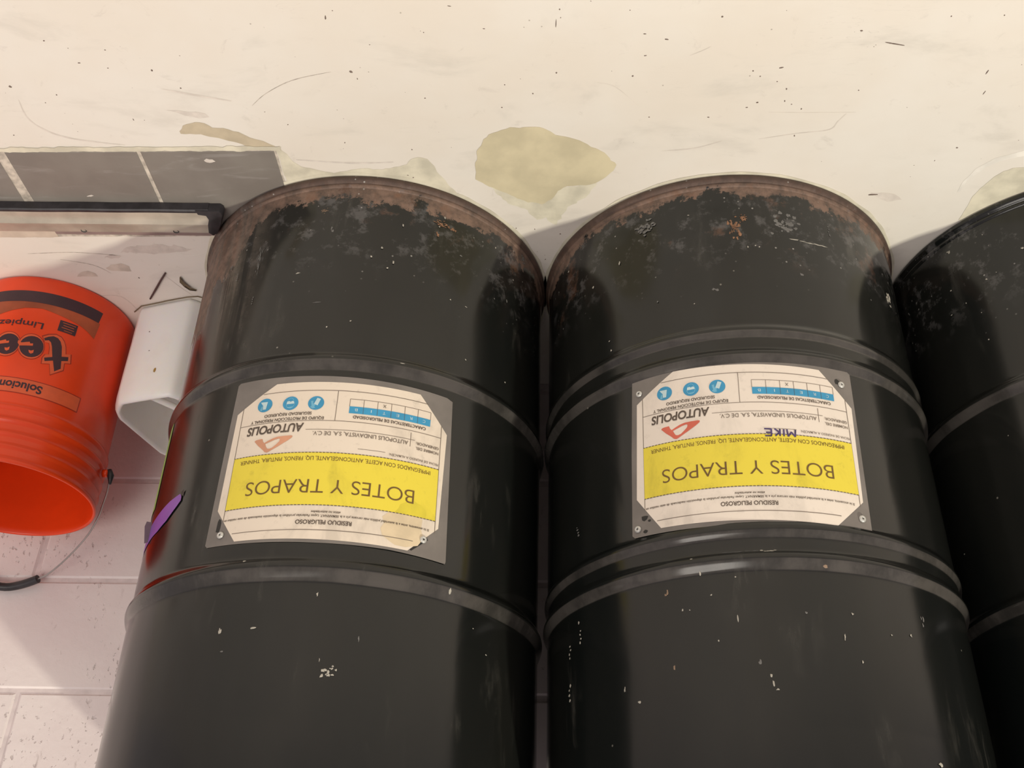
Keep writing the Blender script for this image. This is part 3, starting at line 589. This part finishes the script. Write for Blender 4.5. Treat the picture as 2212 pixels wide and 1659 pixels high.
LMATS = lambda a: [MT['paperA' if a == 0 else 'paperB'], MT['yellow'], MT['ink'], MT['inkthin'], MT['inkbrown'], MT['blue'], MT['pale'], MT['paleblue'], MT['logoA' if a == 0 else 'logoB'], MT['marker'], MT['stain'], MT['stainy']]
P_, Y_, K_, T_, B_, BL_, W_, PB_, LG_, MK_, ST_, SY_ = range(12)

def label(which, parent, s0, z0, tilt):
    pch = Sheet()
    if which == 0: out = [(-19, 221), (-18, 224), (-14, 224), (60, 221), (150, 221), (240, 219), (297, 217.5), (300.5, 214), (298, 80), (295.5, -24), (292, -27), (200, -24), (100, -22), (-6, -19.5), (-9.5, -16)]
    else: out = [(-12.5, 222), (-9, 225), (100, 223), (200, 222), (294, 221), (298, 217), (297, 100), (294, -17), (291, -20), (200, -19), (100, -19), (-11, -20), (-14.5, -17), (-14, 100)]
    if which == 0: out = [(-15 if (x < -8 and y < 0) else x, y) for x, y in out]
    pch.poly([out], 0, 0)
    tears = [(284, 190, 5, 13)] if which == 0 else [(278, 215, 4, 3), (279, 196, 6, 5), (272, 201, 3, 2), (8, 1, 5, 6)]
    for (u, v, a, b_) in tears: pch.poly([[(u+a*math.cos(i*.7)*random.uniform(.6, 1), v+b_*math.sin(i*.7)*random.uniform(.6, 1)) for i in range(9)]], 1, 3)
    if which == 0: pch.poly([[(8, 198), (30, 217), (36, 214), (20, 204), (12, 192)]], 1, 3)
    po = pch.build('label_pouch', [MT['pouch'], MT['tear']], parent, BODY_R, s0, z0, tilt, base=.0006)
    s = Sheet()
    # paper with its four corners cut off
    s.poly([[(34, -12.5), (232, -14), (287, 25), (290, 168), (256, 215), (150, 216.5), (35, 218), (-5, 179), (-9, 39)]], P_, 6)
    L = 12
    if which == 0:
        s.poly([[(20, 150), (21, 160), (18, 172), (19, 186), (15, 198), (22, 209), (38, 214), (52, 213.5), (60, 209), (69, 203), (72, 194), (68, 186), (71, 178), (64, 171), (60, 165), (52, 163), (45, 158), (38, 156), (30, 155)]], ST_, 9)
    # yellow panel
    s.rect(0, 95, 278, 170, Y_, L)
    if which == 0: s.poly([[(14, 169.6), (13, 164), (15, 158), (20, 153), (27, 151), (31, 148.5), (38, 150), (44, 154), (49, 157), (51, 163), (56, 169.6)]], SY_, L+2)
    for v in (95, 170):
        u = 0
        while u < 278: s.rect(u, v-.5, min(u+3.4, 278), v+.5, K_, L+3); u += 4.6
    lw = .75
    # outer frame broken by the cut corners
    s.rect(29, 203.6, 261, 204.4, T_, L); s.rect(22, -.4, 250, .4, T_, L)
    s.rect(-.4, 28, .4, 186, T_, L); s.rect(277.6, 18, 278.4, 186, T_, L)
    s.rect(0, 46.6, 278, 47.3, T_, L); s.rect(144.7, 0, 145.4, 47, T_, L)
    # hazard table
    for i in range(7): s.rect(17+18.5*i-.3, 12, 17+18.5*i+.3, 23.6, T_, L)
    s.rect(17, 11.7, 128, 12.3, T_, L)
    s.rect(17, 23.4, 128, 34, BL_, L)
    for i, chh in enumerate('CRETIB'):
        s.text(chh, 17+18.5*i+7.4, 17+18.5*i+11.2 if chh != 'I' else 17+18.5*i+8.4, 26.3, 4.4, W_, L+4)
        if i: s.rect(17+18.5*i-.2, 23.4, 17+18.5*i+.2, 34, K_, L+4)
    s.text('X', 79.5, 84, 15.2, 4.8, K_, L+4)
    s.text('CARACTERÍSTICAS DE PELIGROSIDAD', 23, 122, 37.4, 4.4, K_, L+4, bold=.018)
    s.text('EQUIPO DE PROTECCIÓN PERSONAL Y', 160, 262, 41.2, 4.3, K_, L+4, bold=.018)
    s.text('SEGURIDAD REQUERIDO', 177, 243, 33.7, 4.3, K_, L+4, bold=.018)
    for (u, v) in ((173, 20), (208, 19), (245, 18)): s.ell(u, v, 10.8, 10.6, BL_, L)
    # card-and-hand icon, masked face icon, glove icon
    s.poly([[(168.2, 14.6), (173, 12.2), (178, 21.6), (173.4, 24.2)]] if False else [[(167, 14), (172, 12), (175.6, 21.5), (170.4, 24)]], W_, L+4)
    s.poly([[(174.5, 25.4), (178.5, 25), (180.2, 17), (176.8, 16.4), (176.4, 21), (173, 22.8)], ], PB_, L+4)
    s.poly([[(173, 27.6), (176.5, 29), (180, 27), (179.6, 24.8), (175, 25.2)]], PB_, L+4)
    th = [(208+6.2*math.cos(a)*(1 if math.sin(a) > 0 else .8), 19+8.4*math.sin(a)) for a in [2*math.pi*i/28 for i in range(28)]]
    th2 = [(208+5.4*math.cos(a)*(1 if math.sin(a) > 0 else .8), 19+7.6*math.sin(a)) for a in [2*math.pi*i/28 for i in range(28)]]
    s.poly([th, th2], PB_, L+4)
    s.poly([[(202.8, 20), (213.4, 20.4), (213, 16.2), (209.6, 15.4), (208, 17), (206, 15.6), (203.4, 16.4)]], W_, L+5)
    s.poly([[(203.2, 24.4), (212.6, 24.9), (211.8, 26.6), (204, 26.2)]], PB_, L+5)
    s.poly([[(241.2, 13.2), (251.8, 12.8), (249.4, 16.4), (247.6, 18.4), (247.2, 24.8), (242.6, 24.8)]], W_, L+4)
    s.poly([[(248, 19.5), (249.2, 19), (251.6, 25.4), (248.4, 27), (247.6, 25.4)]], PB_, L+4)
    # company line
    s.text('AUTOPOLIS', 185, 265, 51.0, 12.4, K_, L+4, bold=.026, shear=.12)
    s.rect(37, 60.2, 182, 60.8, T_, L); s.rect(42.6, 50, 43.3, 71, T_, L)
    s.text('AUTOPOLIS LINDAVISTA, S.A. DE C.V.', 46, 172, 63.6, 5.8, T_, L+4, bold=.006)
    s.text('NOMBRE DEL', 2.2, 35, 70.0, 4.0, T_, L+4, bold=.012)
    s.text('GENERADOR:', 2.2, 35, 62.4, 4.0, T_, L+4, bold=.012)
    s.text('FECHA DE INGRESO A ALMACÉN:', 1.5, 70, 87.0, 3.4, T_, L+4, bold=.004)
    s.rect(75, 86.4, 111, 86.9, T_, L)
    if which == 1:
        for (a0, b0, a1, b1) in ((77, 87.4, 78, 98), (78, 98, 82.5, 91), (82.5, 91, 87, 98), (87, 98, 88, 87.4), (92, 87.4, 92.5, 98), (97, 87.4, 97.5, 98), (97.5, 92, 103.5, 98), (97.5, 92.5, 104, 87.4), (108, 87.6, 108.5, 98), (108, 98, 116.5, 98), (108.5, 93, 115, 93), (108, 87.8, 117, 87.6)):
            s.line(a0, b0, a1, b1, 2.1, MK_, L+7)
    # mark: a slanted triangular band with a hole
    q = lambda X, Y: (251.3-(X-285)*.0703, 69+(Y-935)*.0667)
    outer = [(285, 1000), (300, 976), (340, 964), (440, 957), (452, 985), (462, 1020), (492, 1058), (560, 1018), (650, 972), (740, 944), (870, 934), (1010, 933), (1040, 945), (1030, 980), (960, 1040), (800, 1150), (620, 1262), (575, 1280), (530, 1262), (480, 1205), (370, 1100)]
    hole = [(516, 1082), (600, 1048), (700, 1006), (780, 984), (803, 1000), (795, 1050), (740, 1115), (670, 1180), (612, 1200), (570, 1190), (545, 1150)]
    s.poly([[q(*p) for p in outer], [q(*p) for p in hole]], LG_, L)
    s.text('IMPREGNADOS CON ACEITE, ANTICONGELANTE, LIQ. FRENOS, PINTURA, THINNER', 12, 267, 100.8, 5.8, B_, L+5, bold=0)
    s.text('BOTES Y TRAPOS', 32, 252, 134.0, 19.8, B_, L+5, bold=-.008)
    s.text('sitios no autorizados', 123, 160, 178.2, 3.0, K_, L+5, bold=.02, shear=.2)
    s.text('Si lo encuentra, avise a la autoridad pública más cercana y/o a la SEMARNAT. Leyes Federales prohíben la disposición inadecuada de este residuo en', 8, 276.5, 183.4, 3.1, K_, L+5, bold=.014, shear=.2)
    s.text('RESIDUO PELIGROSO', 108, 178, 190.8, 5.6, K_, L+5, bold=.018)
    sh = s.build('label_sheet', LMATS(which), po, BODY_R, s0, z0, tilt, base=.0006)
    riv = [(278, 203.5), (15, 199)] if which == 0 else [(283, 8.5), (2.6, 4.4), (289, 210), (0, 203)]
    ct, st = math.cos(tilt), math.sin(tilt)
    for (u, v) in riv:
        bore = disc(.0013, .0011, 16)
        V, F = lathe([(.0013, .0008), (.0013, .0010), (.0014, .0024), (.0034, .0024), (.0044, .0016), (.0048, 0)], 24)
        F = F
        V, F, I = join((V, F), (bore[0], bore[1], 1)); ro = mesh_obj('rivet', V, F, [MT['rivet'], MT['tear']], po, midx=I)
        a = (s0+u*ct-v*st)*.001/BODY_R; zz = (z0+u*st+v*ct)*.001; R_ = BODY_R+.0013
        nrm = Vector((math.sin(a), -math.cos(a), 0)); up = Vector((0, 0, 1)); x = up.cross(nrm)
        m_ = Matrix((x, up, nrm)).transposed().to_4x4(); m_.translation = (R_*math.sin(a), -R_*math.cos(a), zz)
        ro.matrix_local = m_
    return po
la = label(0, drum1, -168, 388.0, math.radians(.1)); la['label'] = 'soiled hazardous waste label in a grey pouch'
lb = label(1, drum2, -110, 359.5, math.radians(-1.5)); lb['label'] = 'cleaner hazardous waste label with violet marker writing'

# purple tape and a green-edged sticker round the side of the first drum
sp = Sheet(); sp.poly([[(0, 6), (4, 0), (30, -2), (80, -1), (150, 0), (150, 26), (80, 28), (60, 30), (34, 27), (10, 17), (1, 12)]], 0, 0)
o = sp.build('purple_tape', [MT['purple']], drum1, BODY_R, 204, 508, math.radians(10), base=.0006); o['label'] = 'strip of purple tape on the drum side'
sp = Sheet(); sp.poly([[(-5, -3), (1, -2), (1, 6), (-2, 5)]], 0, 0)
sp.build('tape_tear', [MT['tear']], o, BODY_R, 204, 508, math.radians(10), base=.0008)
fa = math.radians(59.5); fd = Vector((math.sin(fa), -math.cos(fa), 0)); ft = Vector((math.cos(fa), math.sin(fa), 0))
q0 = fd*(BODY_R+.0006)
fv = [q0+Vector((0, 0, .518)), q0+Vector((0, 0, .548)), q0+fd*.004+ft*.002+Vector((0, 0, .550)), q0+fd*.0085+ft*.002+Vector((0, 0, .525)), q0+fd*.007+ft*.003+Vector((0, 0, .517))]
fv2 = [v+ft*.0006 for v in fv]
mesh_obj('tape_flap', fv+fv2, [(4, 3, 2, 1, 0), (5, 6, 7, 8, 9)]+[(i, (i+1) % 5, 5+(i+1) % 5, 5+i) for i in range(5)], [simple('dark_violet_tape_back', (.12, .075, .11, 1), .5)], o, smooth=False)
sp = Sheet(); sp.poly([[(0, 0), (110, 0), (110, 150), (0, 150)]], 0, 0)
o = sp.build('side_sticker', [MT['green']], drum1, BODY_R, 308, 345, 0, base=.0006); o['label'] = 'pale green sticker on the drum side'

# ---------------------------------------------------------------- orange bucket
BX, BY = .930, 1.567
def bcone(z): return .1435 + z*.0125
def brib(z):
    r = bcone(z)
    for (z0, w, h) in ((.268, .006, .0035), (.292, .006, .0045), (.316, .006, .0035), (.338, .005, .003)): r += ridge(z, z0, w, w, h)
    return r
bk = empty('plastic_bucket', (BX, BY, .0005), 'open orange plastic bucket with dark print, standing on the floor by the wall', 'bucket')
zs = [i*.003 for i in range(3, 119)]
prof = [(.001, .004), (.13, .004), (.1395, .0), (.1425, .003)] + [(brib(z), z) for z in zs] + [(.1488, .358), (.1505, .360), (.1512, .364), (.1500, .367), (.1475, .3675), (.1455, .365), (.1452, .355)] + [(bcone(z)-.0035, z) for z in (.34, .25, .15, .05, .02)] + [(.13, .010), (.001, .009)]
V, F = lathe(prof, 144); F = [f for f in F]
mesh_obj('bucket_body', V, F, MT['bucket'], bk)
s = Sheet()
LB = 3
s.poly([[(u, 34.5) for u in range(-147, 41, 8)] + [(u, 58.0) for u in range(40, -148, -8)]], 0, LB)
s.poly([[(-147, 58.2), (-100, 58.2), (-40, 58.2), (40, 58.2), (40, 92), (21, 86), (0, 78), (-20, 72), (-48, 69), (-78, 74.5), (-100, 78), (-116, 81), (-130, 86), (-144, 93)]], 3, LB)
s.rect(-111, 83, -81, 105, 0, LB+3)
for (u, v, w) in ((-108, 86, 22), (-106, 91, 18), (-107, 96, 21), (-105, 101, 14)): s.rect(u, v, u+w, v+1.6, 3, LB+5)
s.text('Limpiez', -58, 16, 98.5, 12.5, 0, LB+4, bold=.012)
s.text('Solucion', -87, -21, 220.5, 14.5, 0, LB+6, bold=.03)
s2 = s
# outlined lettering
for du in (0, 38.5):
    sh_ = lambda L_: [(u+du, v) for u, v in L_]
    s.poly([sh_(TEE['e1o'])], 1, LB+1); cu_, cv_ = -50.5, 150
    s.poly([[(cu_+du+(u-cu_)*.94, cv_+(v-cv_)*.945) for u, v in TEE['e1o']]], 2, LB+2)
s.poly([TEE['to']], 1, LB+1)
cu_, cv_ = -92, 155; s.poly([[(cu_+(u-cu_)*.93, cv_+(v-cv_)*.955) for u, v in TEE['to']]], 2, LB+2)
s.poly([TEE['t']], 0, LB+4)
for du in (0, 38.5):
    for key, mi, ly in (('e1', 0, 4), ('slit', 2, 5), ('cnt', 2, 5)): s.poly([[(u+du, v) for u, v in TEE[key]]], mi, LB+ly)
s.rect(-152, 212.5, 40, 241.5, 1, LB+1); s.rect(-150.5, 214, 40, 240, 2, LB+3)
o = s.build('bucket_print', [MT['bnavy'], MT['bdark'], MT['bpeach'], MT['bfade']], bk, .146, 0, 0, 0, cone=bcone, base=.0002)
# bail: hinges on two lugs, leans back on the wall
lug_a = Vector((-.152, .029, .302)); lug_b = Vector((.150, -.006, .303))
for q in (lug_a, lug_b):
    sgn = -1 if q.x < 0 else 1
    V, F = tube([(q.x-sgn*.004, q.y, q.z), (q.x+sgn*.004, q.y, q.z), (q.x+sgn*.006, q.y, q.z)], [.007, .007, .004], 16)
    mesh_obj('handle_lug', V, F, MT['bucket'] if sgn > 0 else MT['bucket'], bk)
    V, F = tube([(q.x+sgn*.005, q.y, q.z-.006), (q.x+sgn*.010, q.y+.001, q.z+.004), (q.x+sgn*.012, q.y+.002, q.z+.020)], [.005, .006, .002], 10)
    mesh_obj('wire_hook', V, F, MT['rubber'], bk)
la_ = Vector((-.150, .030, .303)); lb_ = Vector((.150, -.006, .303)); ex = (lb_-la_).normalized()
top = Vector((.035, WALL_Y-BY-.010, .446)); nn_ = (lb_-la_).cross(top-la_).normalized(); ey = nn_.cross(ex)
bail = [(-.010, -.002), (-.0036, .0322), (.0058, .060), (.0142, .0835), (.0347, .1218), (.0697, .1663), (.1045, .2019), (.1285, .2178), (.1639, .2335), (.195, .238), (.232, .226), (.268, .190), (.295, .135), (.308, .07), (.312, .0)]
bp_ = [la_+ex*u+ey*v for u, v in bail]; ctrl = []
for i in range(len(bp_)-1):
    p0 = bp_[max(i-1, 0)]; p1 = bp_[i]; p2 = bp_[i+1]; p3 = bp_[min(i+2, len(bp_)-1)]
    for j in range(4):
        t_ = j/4; ctrl.append(.5*((2*p1)+(-p0+p2)*t_+(2*p0-5*p1+4*p2-p3)*t_*t_+(-p0+3*p1-3*p2+p3)*t_**3))
ctrl.append(bp_[-1])
V, F = tube(ctrl, .0016, 8); mesh_obj('wire_handle', V, F, MT['steel'], bk)
gi = [p for p in ctrl[28:41]]
V, F = tube(gi, .0075, 14); mesh_obj('handle_grip', V, F, MT['rubber'], bk, sharp=50)

# ---------------------------------------------------------------- white cut-open jug
jug = empty('plastic_jug', (.751, 1.517, .0006), 'white rectangular plastic jug with cut-open top, wedged between orange bucket and drum', 'container')
jx = Vector((.961, .276, 0)); jy = Vector((-.276, .961, 0))
foot = [(-.100, 0), (0, 0), (.028, .026), (.038, .050), (.040, .185), (.028, .208), (.000, .214), (-.100, .214), (-.122, .195), (-.128, .165), (-.128, .045), (-.120, .026)]
def ring_pts(inset, z, bulge=0.0):
    cx = sum(p[0] for p in foot)/len(foot); cy = sum(p[1] for p in foot)/len(foot); out = []
    for (x, y) in foot:
        d = Vector((cx-x, cy-y)); l = d.length; k = inset/l
        q = jx*(x+d.x*k)+jy*(y+d.y*k); out.append(Vector((q.x, q.y, z)))
    return out
def smooth_ring(pts, sub=3):
    n = len(pts); out = []
    for i in range(n):
        p0, p1, p2, p3 = pts[i-1], pts[i], pts[(i+1) % n], pts[(i+2) % n]
        for j in range(sub):
            t_ = j/sub; lin = p1.lerp(p2, t_)
            cr = .5*((2*p1)+(-p0+p2)*t_+(2*p0-5*p1+4*p2-p3)*t_*t_+(-p0+3*p1-3*p2+p3)*t_**3)
            out.append(lin.lerp(cr, .2))
    return out
layers = [(.006, .0), (.001, .002), (.0, .008), (.0005, .06), (.0, .12), (.0, .175), (.001, .190), (.003, .199), (.006, .204), (.009, .2055), (.012, .204), (.0125, .197), (.0105, .17), (.006, .10), (.006, .02), (.014, .008)]
rings_ = [smooth_ring(ring_pts(i, z)) for i, z in layers]
n = len(rings_[0]); V = [tuple(p) for r in rings_ for p in r]; F = []
for k in range(len(rings_)-1):
    for i in range(n):
        j = (i+1) % n; F.append((k*n+i, k*n+j, (k+1)*n+j, (k+1)*n+i))
F.append(tuple(reversed(range(n)))); F.append(tuple((len(rings_)-1)*n+i for i in range(n)))
mesh_obj('jug_body', V, F, MT['jug'], jug, sharp=60)
def J(x, y, z): q = jx*x+jy*y; return (q.x, q.y, z)
V, F = tube([J(-.018, .016, .184), J(-.026, .026, .176), J(-.045, .060, .176), J(-.070, .105, .178), J(-.090, .140, .182)], [.004, .005, .006, .006, .004], 10)
mesh_obj('inner_handle', V, F, MT['jug'], jug)
V = []; F = []
bm_pts = []
for (x, z, w, h, mt_) in ((-.062, .150, .006, .012, 'orust'), (-.030, .062, .003, .003, 'speck'), (-.040, .105, .004, .002, 'speck')):
    nn = 9; vv = [J(x+w*.5*math.cos(2*math.pi*i/nn)*random.uniform(.7, 1), -.0006, z+h*.5*math.sin(2*math.pi*i/nn)*random.uniform(.7, 1)) for i in range(nn)]
    bm_pts.append((vv, [tuple(range(nn))], 0 if mt_ == 'orust' else 1))
V, F, I = join(*bm_pts); mesh_obj('dirt_marks', V, F, [simple('amber_stain', (.40, .24, .06, 1), .6), MT['speck']], jug, smooth=False, midx=I)['kind'] = 'stuff'
# dark hair-like line of dirt on the floor along the jug foot
fp = [Vector((.620, 1.494)), Vector((.640, 1.4855)), Vector((.660, 1.4875)), Vector((.70, 1.4985)), Vector((.730, 1.508)), Vector((.7525, 1.5145)), Vector((.777, 1.538))]
V, F = tube([(p.x+random.uniform(-.0006, .0006), p.y, .0012) for p in [fp[i].lerp(fp[i+1], j/4) for i in range(len(fp)-1) for j in range(4)]], .0011, 6)
o = mesh_obj('dirty_string', V, F, MT['leaf']); tag(o, 'thin dark dirty string lying along the foot of the white jug', 'string')

# ---------------------------------------------------------------- debris
V, F = tube([(.677, 1.417, .0022), (.692, 1.438, .0024), (.708, 1.462, .0022), (.7285, 1.492, .0018)], [.0016, .0018, .0020, .0015], 8)
o = mesh_obj('twig', V, F, MT['twig']); tag(o, 'short straight dark twig on the floor in front of the white jug', 'twig')
pts = [(.654, 1.428), (.655, 1.440), (.651, 1.452), (.645, 1.461), (.636, 1.466)]; wd = [.001, .0035, .0045, .0035, .0012]
V = []; F = []
for i, ((x, y), w) in enumerate(zip(pts, wd)):
    a = Vector(pts[min(i+1, 4)])-Vector(pts[max(i-1, 0)]); nrm = Vector((-a.y, a.x)).normalized()*w
    V += [(x-nrm.x, y-nrm.y, .0035+.001*i % .002), (x, y, .0012), (x+nrm.x, y+nrm.y, .0040), (x, y, .0007)]
for i in range(4):
    b0 = 4*i
    F += [(b0, b0+1, b0+5, b0+4), (b0+1, b0+2, b0+6, b0+5), (b0+3, b0, b0+4, b0+7), (b0+2, b0+3, b0+7, b0+6)]
o = mesh_obj('dry_leaf', V, F, MT['leaf']); tag(o, 'small curled dry brown leaf on the floor between twig and drum', 'leaf')

# ---------------------------------------------------------------- floor squeegee lying on the tiles
sq = empty('floor_squeegee', (.556, 1.243, .0014), 'floor squeegee with black rubber edge and dull metal channel, lying on the grey tiles', 'squeegee')
ax = Vector((.9998, -.0175, 0)); ay = Vector((.0175, .9998, 0)); LEN = .62
def extr(sec, x0, x1, nseg=24, wob=0.0, shear=0.0):
    V = []; F = []; n_ = len(sec)
    for i in range(nseg+1):
        x = x0+(x1-x0)*i/nseg; w = wob*math.sin(i*1.1)
        for (y, z) in sec:
            p = ax*(x+shear*y*(1-i/nseg))+ay*(y+w); V.append((p.x, p.y, z))
    for i in range(nseg):
        for k in range(n_):
            l = (k+1) % n_; F.append((i*n_+k, (i+1)*n_+k, (i+1)*n_+l, i*n_+l))
    F.append(tuple(range(n_))); F.append(tuple(reversed([nseg*n_+k for k in range(n_)])))
    F = [tuple(reversed(f)) for f in F]
    return V, F
a = extr([(-.0045, .001), (.004, .001), (.004, .0145), (.002, .0165), (-.002, .0165), (-.004, .0145)], -.006, LEN, 30, .0003)
# end: the rubber turns round the corner
corner = [(.0145, -.0045), (.012, .0045), (-.0008, .0070), (-.0032, .0169), (.0018, .0304), (.0057, .0508), (.0002, .0565), (-.0086, .0501), (-.0205, .0278), (-.0285, .006), (-.028, .0), (-.024, -.0045)]
Vc = []; Fc = []
nn = len(corner)
for z in (.001, .0155, .0175):
    for (x, y) in corner:
        k = 1.0 if z < .017 else .94; p = ax*(x*k)+ay*(y*k+.001); Vc.append((p.x, p.y, z))
for l in range(2):
    for i in range(nn): Fc.append((l*nn+i, l*nn+(i+1) % nn, (l+1)*nn+(i+1) % nn, (l+1)*nn+i))
Fc.append(tuple(2*nn+i for i in range(nn))); Fc.append(tuple(reversed(range(nn))))
Fc = [f for f in Fc]
V, F, I = join(a, (Vc, Fc)); mesh_obj('rubber_edge', V, F, MT['rubber'], sq, sharp=40)
sec = [(.004, .002), (.004, .0135), (.012, .0140), (.020, .0135), (.024, .0155), (.029, .0175), (.034, .0160), (.038, .0135), (.050, .0115), (.0585, .0090), (.0605, .002)]
V, F = extr(sec, -.005, LEN-.004, 60, .0002, .18); F = [tuple(reversed(f)) for f in F] if False else F
ch_ = mesh_obj('metal_channel', V, F, MT['galv'], sq, sharp=35)
for x in (.062, .215, .445):
    V, F = lathe([(.0004, -.001), (.0032, -.0008), (.0036, .0008), (.0046, .0008), (.0052, -.0006)], 20)
    p = ax*x+ay*.0535; o = mesh_obj('rivet_hole', V, F, MT['hole'], sq, loc=(p.x, p.y, .0105))
V, F = extr([(.0605, .0002), (.0605, .006), (.070, .005), (.074, .0002)], .0, .268, 16, .0003)  # low mauve strip directly behind the channel
o = mesh_obj('rear_strip', V, F, MT['backstrip'], sq, sharp=40); o['label'] = 'mauve strip along the back of the channel'
